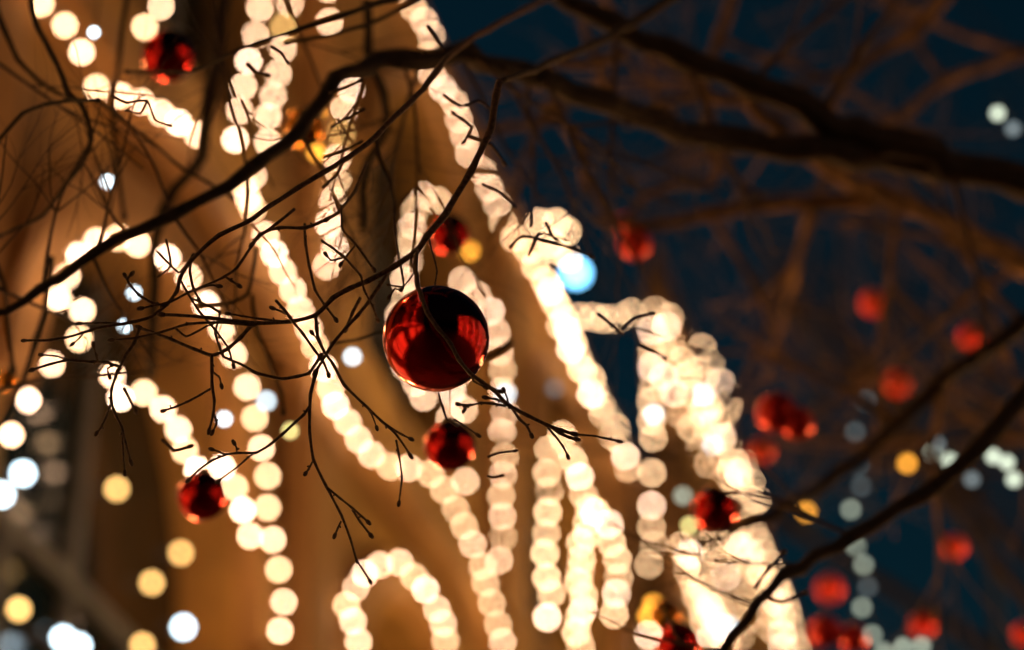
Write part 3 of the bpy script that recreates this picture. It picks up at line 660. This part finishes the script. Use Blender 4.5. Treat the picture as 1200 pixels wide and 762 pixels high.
def spray(par, seed, spots, off):
    rng = random.Random(seed)
    for (x, y, d, ang, ln, w) in spots:
        p = P(x, y, d); a = math.radians(ang)
        dr = RGT * math.cos(a) - UPV * math.sin(a) + FWD * rng.uniform(-.35, .15)
        mbs = [MB(), MB()]
        grow(mbs, p, dr, ln * d / FPX, px2r(w, d), 0, 2, rng, .42)
        b = mbs[0].build('twig', M_TWIG, par, True, off); mbs[1].build('side_twigs', M_TWIG, par, True, off)['kind'] = 'stuff'
spray(b2, 5, [(540,66,3.0,70,210,6),(500,66,2.95,110,240,6),(470,66,2.9,60,260,6),(560,68,3.0,40,250,6),(620,86,3.1,80,180,7),
    (428,72,2.86,95,170,5),(350,152,2.75,60,170,5),(290,200,2.7,80,190,5),(200,248,2.65,50,160,4.5),(110,303,2.6,75,150,4.5),
    (290,200,2.7,250,150,4.5),(200,248,2.65,260,170,4.5),(150,278,2.65,240,120,4.5),(590,78,3.05,55,260,6),(640,95,3.1,75,260,7)], OFF)
spray(r1, 9, [(935,662,2.9,170,180,5),(890,712,2.85,200,150,5),(1000,628,2.95,200,170,6),(845,760,2.8,190,120,5)], OFF)
spray(b1, 12, [(960,132,3.45,300,200,10),(800,66,3.35,70,220,10),(880,98,3.4,320,160,9),(720,32,3.3,100,200,9),(1110,190,3.55,80,240,10)], OFF)
def spray2(seed, spots):
    rng = random.Random(seed)
    for (x, y, d, ang, ln, w) in spots:
        a = math.radians(ang); mbs = [MB(), MB()]
        grow(mbs, P(x, y, d), RGT * math.cos(a) - UPV * math.sin(a) + FWD * rng.uniform(-.3, .3), ln * d / FPX, px2r(w, d), 0, 2, rng, .42)
        b = mbs[0].build('branch', M_LITBARK, near, True, OFF); mbs[1].build('twigs', M_LITBARK, b, True, OFF)['kind'] = 'stuff'
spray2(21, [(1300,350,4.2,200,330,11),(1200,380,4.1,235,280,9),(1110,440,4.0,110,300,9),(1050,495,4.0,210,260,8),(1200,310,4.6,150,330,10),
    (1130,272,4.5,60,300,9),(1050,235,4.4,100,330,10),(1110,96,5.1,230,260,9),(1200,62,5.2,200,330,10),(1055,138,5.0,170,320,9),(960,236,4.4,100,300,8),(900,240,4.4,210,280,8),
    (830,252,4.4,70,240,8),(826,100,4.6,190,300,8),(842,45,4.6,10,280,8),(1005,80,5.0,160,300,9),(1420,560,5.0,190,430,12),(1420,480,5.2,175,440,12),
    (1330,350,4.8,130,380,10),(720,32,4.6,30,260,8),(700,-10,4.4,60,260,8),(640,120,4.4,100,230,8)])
spray(b2, 31, [(-20,366,2.6,300,230,5),(50,340,2.62,290,240,5),(110,303,2.62,280,200,4.5),(-20,60,2.75,35,260,5),(250,-20,2.8,100,260,5),(330,-20,2.9,70,240,5),(-20,330,2.7,20,220,5),(-10,460,2.8,350,200,5)], OFF)
# ------------------------------------------------------------------ baubles
import bmesh
def ball_mesh(m, name):
    bm = bmesh.new(); bmesh.ops.create_uvsphere(bm, u_segments=64, v_segments=40, radius=1)
    for v in bm.verts:
        if v.co.z > .93: v.co.z += (v.co.z - .93) * .35
    me = bpy.data.meshes.new(name); bm.to_mesh(me); bm.free()
    me.polygons.foreach_set('use_smooth', [True] * len(me.polygons)); me.materials.append(m); return me
ME_SAT = ball_mesh(M_SATIN, 'satin_ball')
ME_SAT2 = ball_mesh(glossy('deep_satin_ball', (.75, .02, .012), .25, .6), 'deep_satin_ball')
ME_SAT3 = ball_mesh(glossy('orange_red_satin_ball', (.98, .075, .03), .45, .3), 'orange_red_ball')
ME_RED, ME_GOLD = ball_mesh(M_RED, 'ball'), ball_mesh(M_GOLD, 'gold_ball')
cap = MB()
cap.tube([Vector((0, 0, .95)), Vector((0, 0, .99)), Vector((0, 0, 1.12)), Vector((0, 0, 1.15))], [.2, .23, .22, .15], 16)
ME_CAP = bpy.data.meshes.new('cap'); ME_CAP.from_pydata(cap.v, [], cap.f); ME_CAP.materials.append(M_GILT)
lp = MB(); lp.tube([Vector((math.sin(a) * .09, 0, 1.22 - math.cos(a) * .09)) for a in [2 * math.pi * k / 12 for k in range(13)]], [.014] * 13, 5)
ME_LOOP = bpy.data.meshes.new('hook'); ME_LOOP.from_pydata(lp.v, [], lp.f); ME_LOOP.materials.append(M_GILT)
def bauble(label, px, py, d, rpx, gold=False, tilt=(0, 0, 0), up=None, group='baubles hanging in the trees'):
    c = P(px, py, d); r = rpx * d / FPX
    root = empty('bauble', c, label, 'bauble', group); root.rotation_euler = tilt
    for nm, me in (('ball', ME_GOLD if gold else (ME_SAT, ME_SAT2, ME_SAT3)[int(px) % 3] if d > 3.9 else ME_RED), ('cap', ME_CAP), ('hook', ME_LOOP)):
        o = bpy.data.objects.new(nm, me); COL.objects.link(o); o.parent = root; o.scale = (r, r, r)
    L = up if up else .12
    th = MB(); th.tube([Vector((0, 0, r * 1.3)), Vector((0, .002, r * 1.3 + L))], [.0006, .0006], 4)
    th.build('thread', M_CABLE, root)
bauble('large sharp red bauble in the centre with a twig running across its face', 511, 397, 2.23, 62.5, tilt=(R(-38), 0, R(-10)), up=.02)
bauble('blurred red bauble just below and right of the large sharp one', 527, 523, 2.95, 30)
bauble('blurred red bauble under the curved string at lower left', 237, 582, 3.05, 29)
bauble('blurred red bauble in the top left', 197, 66, 3.3, 31)
bauble('very soft dark red bauble just above and right of the large one', 527, 275, 3.6, 24)
bauble('blurred gold and dark bauble at the end of the paired vertical strings', 357, 150, 3.6, 25, gold=True)
bauble('upper red bauble of the pair on the dark sky right of the blue lamp', 734, 263, 5.4, 13)
bauble('lower red bauble of the pair on the dark sky right of the blue lamp', 744, 286, 4.4, 19)
bauble('small red bauble on the sky at right, upper left of the two', 1023, 355, 5.6, 16)
bauble('small red bauble on the sky at right, nearest the right edge', 1137, 395, 6.0, 14)
bauble('red bauble behind a pale small light at right', 1052, 449, 5.6, 16)
bauble('largest red bauble right of the taller end, upper left of its pair', 910, 484, 4.0, 24)
bauble('red bauble right of the taller end, right one of its pair', 934, 496, 4.0, 20)
bauble('soft red bauble below the pair right of the taller end', 893, 528, 5.0, 15)
bauble('red bauble alone at the lower right', 1118, 641, 5.6, 14)
bauble('dim soft red bauble right of the low tangle', 972, 690, 6.0, 16)
bauble('bright red bauble at the bottom right, left one of the pair', 967, 740, 4.4, 19)
bauble('dark red bauble at the bottom right, right one of the pair', 1000, 748, 4.4, 17)
bauble('red bauble near the bottom edge at right', 1081, 733, 5.6, 15)
bauble('red bauble cut by the right edge at the bottom', 1200, 744, 5.4, 14)
bauble('dark red bauble in the gap above the low tangle of bulbs', 838, 598, 3.4, 27)
bauble('dark red bauble at the bottom edge left of the tangle', 795, 755, 3.4, 26)
bauble('dark gold bauble left of the low tangle', 780, 722, 3.8, 20, gold=True)
bauble('small gold bauble at the left edge', 8, 445, 3.2, 12, gold=True)

# ------------------------------------------------------------------ small lights in the far trees
def PD(d): return lambda x, y: P(x, y, d)
G2 = 'strings of small lights in the trees'
string('column of small pale lights in the dark right of the tangle', [(1015,470),(1002,506),(1006,545),(1009,570),(997,597),(1003,640),(1012,662),(1017,688),(1010,712),(1022,744)], 1, place=PD(6.5), explicit=True, key='t', colours={0:'d',1:'d',2:'d',3:'d',7:'d'}, group=G2, jit=0)
string('two small pale lights beside the red bauble at right', [(1043,443),(1067,482)], 1, place=PD(6.0), explicit=True, key='t', group=G2, jit=0)
string('short row of small white lights behind the branch at right', [(1093,531),(1098,521),(1113,540),(1139,562)], 1, place=PD(4.6), explicit=True, key='t', colours={1:'d',3:'d'}, group=G2, jit=0)
string('row of small white lights cut by the branch near the right edge', [(1164,535),(1180,542),(1188,562)], 1, place=PD(4.3), explicit=True, key='t', group=G2, jit=0)
string('two small white lights high on the dark sky at right', [(1169,133),(1187,151)], 1, place=PD(4.4), explicit=True, key='t', colours={1:'d'}, group=G2, jit=0)
string('row of small pale lights cut by the bottom edge at right', [(1036,764),(1058,758),(1080,757)], 1, place=PD(5.6), explicit=True, key='t', group=G2, jit=0)
string('two amber lights in the dark right of the taller end', [(1063,543),(945,600)], 1, place=PD(6.6), explicit=True, key='a', group=G2, jit=0)

for x, y, sz, k, L in [
    (824, 462, 26, 's', 'bright white small light high in front of the taller end'),
    (836, 522, 26, 's', 'white small light lower in front of the taller end'),
    (852, 734, 28, 's', 'white small light low in the tangle, beside the dark branch'),
    (592, 462, 26, 's', 'white small light right of the large bauble'),
    (766, 486, 25, 's', 'white small light on the vertical string below the beam'),
    (413, 418, 22, 's', 'small round bluish light between large bauble and the twig tangle'),
    (312, 470, 24, 's', 'small white light on the long left string'),
    (263, 491, 19, 's', 'small white light below the hanging twigs at left'),
    (126, 213, 17, 's', 'lone small white light before bare wall at upper left'),
    (110, 38, 14, 's', 'tiny white light beside two large warm bulbs at top left'),
    (157, 343, 18, 's', 'small light behind the twig end left of the tangle'),
    (146, 382, 16, 's', 'small light behind crossing twigs left of the tangle'),
    (340, 505, 20, 'g', 'small pale yellow light behind a twig at centre left'),
    (808, 616, 22, 'g', 'small yellow light left of the low red bauble'),
    (800, 581, 22, 't', 'small greyish light above the yellow one by the low red bauble'),
    (820, 598, 20, 'a', 'small orange light in front of the low dark red bauble'),
    (765, 708, 22, 'a', 'upper amber light left of the low tangle'),
    (759, 722, 22, 'a', 'lower amber light left of the low tangle'),
    (371, 133, 20, 'a', 'upper amber glint of the gold bauble, made as a bulb'),  # highlights of the gold bauble put in as small glowing bulbs
    (371, 179, 20, 'a', 'lower amber glint of the gold bauble, made as a bulb'),
    (550, 294, 24, 'a', 'soft amber light right of the very soft red bauble'),
    (650, 455, 24, 'd', 'very faint light left of the roof edge string')]:
    d = FOCUS / (1 - sz / 37.5); p = P(x, y, d)
    root = empty('small_light', p, L, 'light', 'small single lights hanging in the trees')
    o = bpy.data.objects.new('bulb', ME[k]); COL.objects.link(o); o.parent = root; f = d / 5.5; o.scale = (f, f, f)
    w_ = MB(); w_.tube([Vector((0, 0, .006 * f)), Vector((.004, 0, .08))], [.0012, .0012], 4); w_.build('cable', M_CABLE, root)
# ------------------------------------------------------------------ unseen globe lamps added to light the branches and baubles
def added_lamp(x, y, h, label, me=None):
    root = empty('added_lamp', Vector((x, y, 0)), label, 'added lamp', 'added unseen lamps')
    p = MB(); p.tube([Vector((0, 0, 0)), Vector((0, 0, .4)), Vector((0, 0, .42)), Vector((0, 0, h - .3))], [.16, .12, .06, .045], 10); p.build('pole', M_IRON, root)
    o = bpy.data.objects.new('globe', me or ME_GLOBE); COL.objects.link(o); o.parent = root; o.location = (0, 0, h)
    c = MB(); c.tube([Vector((0, 0, h + .17)), Vector((0, 0, h + .24)), Vector((0, 0, h + .32))], [.2, .12, .02], 10); c.build('hood', M_IRON, root)
ME_GLOBE2 = icosphere(.18, 3, 'globe', emit('right_added_lamp_glow', (1, .42, .12), 130))
ME_GLOBE = icosphere(.18, 3, 'globe', M_ADDED)
ME_LANT = icosphere(.13, 3, 'globe', emit('lantern_glow', (1, .45, .13), 150))
added_lamp(2.5, 5.4, 3.3, 'globe lamp added out of view at the right to light the branches, beyond the near tree', ME_GLOBE2)
added_lamp(-1.3, 5.6, 2.5, 'globe lamp added below the view to light the twigs and baubles')
# unseen mast added at the right: its two heads light the facade
mast = empty('added_flood_mast', Vector((6.0, 17.5, 0)), 'unseen mast with two floodlights, added at the right to light the facade', 'added floodlight mast')
p = MB(); p.tube([Vector((0, 0, 0)), Vector((0, 0, 7.6))], [.11, .07], 10); p.build('pole', M_IRON, mast)
for hz, (ts, tz), mm in ((7.4, (9.5, 7.5), emit('floodlight_glow', (1, .62, .22), 430)), (6.7, (24.0, 12.0), emit('weak_floodlight_glow', (1, .55, .19), 110))):
    hp = Vector((0, 0, hz)); tgt = FOOT + HD * ts + Vector((0, 0, tz)) - Vector((6.0, 17.5, 0)); dr = (tgt - hp).normalized()
    up = Vector((0, 0, 1)); sx = dr.cross(up).normalized(); sz_ = sx.cross(dr)
    c0 = hp + dr * .2
    def cn(a, b, k): return tuple(c0 + sx * a + sz_ * b + dr * k)
    hv = [cn(-.28, -.22, 0), cn(.28, -.22, 0), cn(.28, .22, 0), cn(-.28, .22, 0), cn(-.2, -.15, -.18), cn(.2, -.15, -.18), cn(.2, .15, -.18), cn(-.2, .15, -.18),
          cn(-.28, -.22, .12), cn(.28, -.22, .12), cn(.28, .22, .12), cn(-.28, .22, .12)]
    hd = link('floodlight', hv, [(4, 5, 6, 7), (0, 1, 5, 4), (1, 2, 6, 5), (2, 3, 7, 6), (3, 0, 4, 7), (0, 1, 9, 8), (1, 2, 10, 9), (2, 3, 11, 10), (3, 0, 8, 11)], M_IRON, mast)
    link('lens', [cn(-.25, -.19, .01), cn(.25, -.19, .01), cn(.25, .19, .01), cn(-.25, .19, .01)], [(0, 1, 2, 3)], mm, hd)
# lanterns on brackets and vertical light strings on the near, unseen stretch of the facade: they shine in the baubles
def WL(s, z, off): return FOOT + HD * s + NRM * off + Vector((0, 0, z))
for s_, z, lt in ((5.4, 5.6, 'middle one, over a window'), (3.05, 7.9, 'highest of three, on a pilaster'), (7.6, 4.0, 'lowest of three, beside the ledge')):
    p = WL(s_, z, .55); root = empty('wall_lantern', p, 'lit round wall lantern left of the view, ' + lt, 'lantern', 'wall lanterns')
    o = bpy.data.objects.new('globe', ME_LANT); COL.objects.link(o); o.parent = root
    k = MB(); k.tube([Vector((0, 0, .13)), Vector((0, 0, .3)), -NRM * .55 + Vector((0, 0, .3))], [.05, .02, .02], 6); k.build('bracket', M_IRON, root)
def wstring(label, pts, step=.22):
    q = [WL(*p) for p in pts]; out = []
    for a, b in zip(q, q[1:]):
        n = max(1, int((b - a).length / step)); out += [a + (b - a) * (i / n) for i in range(n)]
    root = empty('light_string', out[0], label, 'string lights', 'strings of lights on the building')
    cb = MB(); cb.tube([p + Vector((0, 0, .03)) for p in out], [.006] * len(out), 4).build('cable', M_CABLE, root, off=out[0])
    for p in out:
        o = bpy.data.objects.new('bulb', ME['W']); COL.objects.link(o); o.parent = root; o.location = p - out[0]
for s_, lt in ((-4.1, 'fourth'), (-1.7, 'third'), (3.05, 'second'), (6.0, 'first')): wstring('light string down the wall outside the view, %s pilaster left of the picture' % lt, [(s_, 12.8, .1), (s_, 4.2, .1)])
wstring('unseen light string along the parapet of the near stretch', [(-8, 13.1, .15), (12, 13.1, .15)], .3)
wstring('unseen light string along the lower ledge of the near stretch', [(-8, 3.9, .25), (7, 3.9, .25)], .3)
# the building across the square, behind the camera at the right
opp = empty('shop_building', Vector((13, -9, 0)), 'plain dark building across the square with lit tall windows, behind the camera', 'building')
ow = MB(); ow.box(0, 6, 0, 30, 0, 11); ow.build('wall', M_STUCCO, opp)
orf = MB(); orf.box(-.3, 6.3, -.3, 30.3, 11.002, 11.5); orf.build('roof', M_ROOF, opp)
M_WIN = emit('window_glow', (1, .42, .13), .5)
for j, y in enumerate((1.4, 6.0, 10.6, 15.2, 19.8, 24.4)):
    pts = [Vector((12.8, -9 + y, 10.5 - k * .32)) for k in range(31)]
    root = empty('light_string', pts[0], 'light string down the building across the square, %s from its far end' % ('first', 'second', 'third', 'fourth', 'fifth', 'sixth')[j], 'string lights', 'strings of lights across the square')
    MB().tube([p + Vector((.03, 0, 0)) for p in pts], [.006] * len(pts), 4).build('cable', M_CABLE, root, off=pts[0])
    for p in pts:
        o = bpy.data.objects.new('bulb', ME['X']); COL.objects.link(o); o.parent = root; o.location = p - pts[0]; o.scale = (1.8, 1.8, 1.8)
for i in range(6):
    for z in (.4, 4.4):
        y = 1.8 + i * 4.6
        f = MB(); f.box(-.08, -.003, y - .1, y, z, z + 2.8); f.box(-.08, -.003, y + 2.4, y + 2.5, z, z + 2.8); f.box(-.08, -.003, y, y + 2.4, z + 2.7, z + 2.8); f.box(-.07, -.003, y + 1.18, y + 1.22, z, z + 2.7)
        w_ = f.build('window', M_FRAME, opp); link('pane', [(-.03, y, z), (-.03, y + 2.4, z), (-.03, y + 2.4, z + 2.7), (-.03, y, z + 2.7)], [(0, 1, 2, 3)], M_WIN, w_)
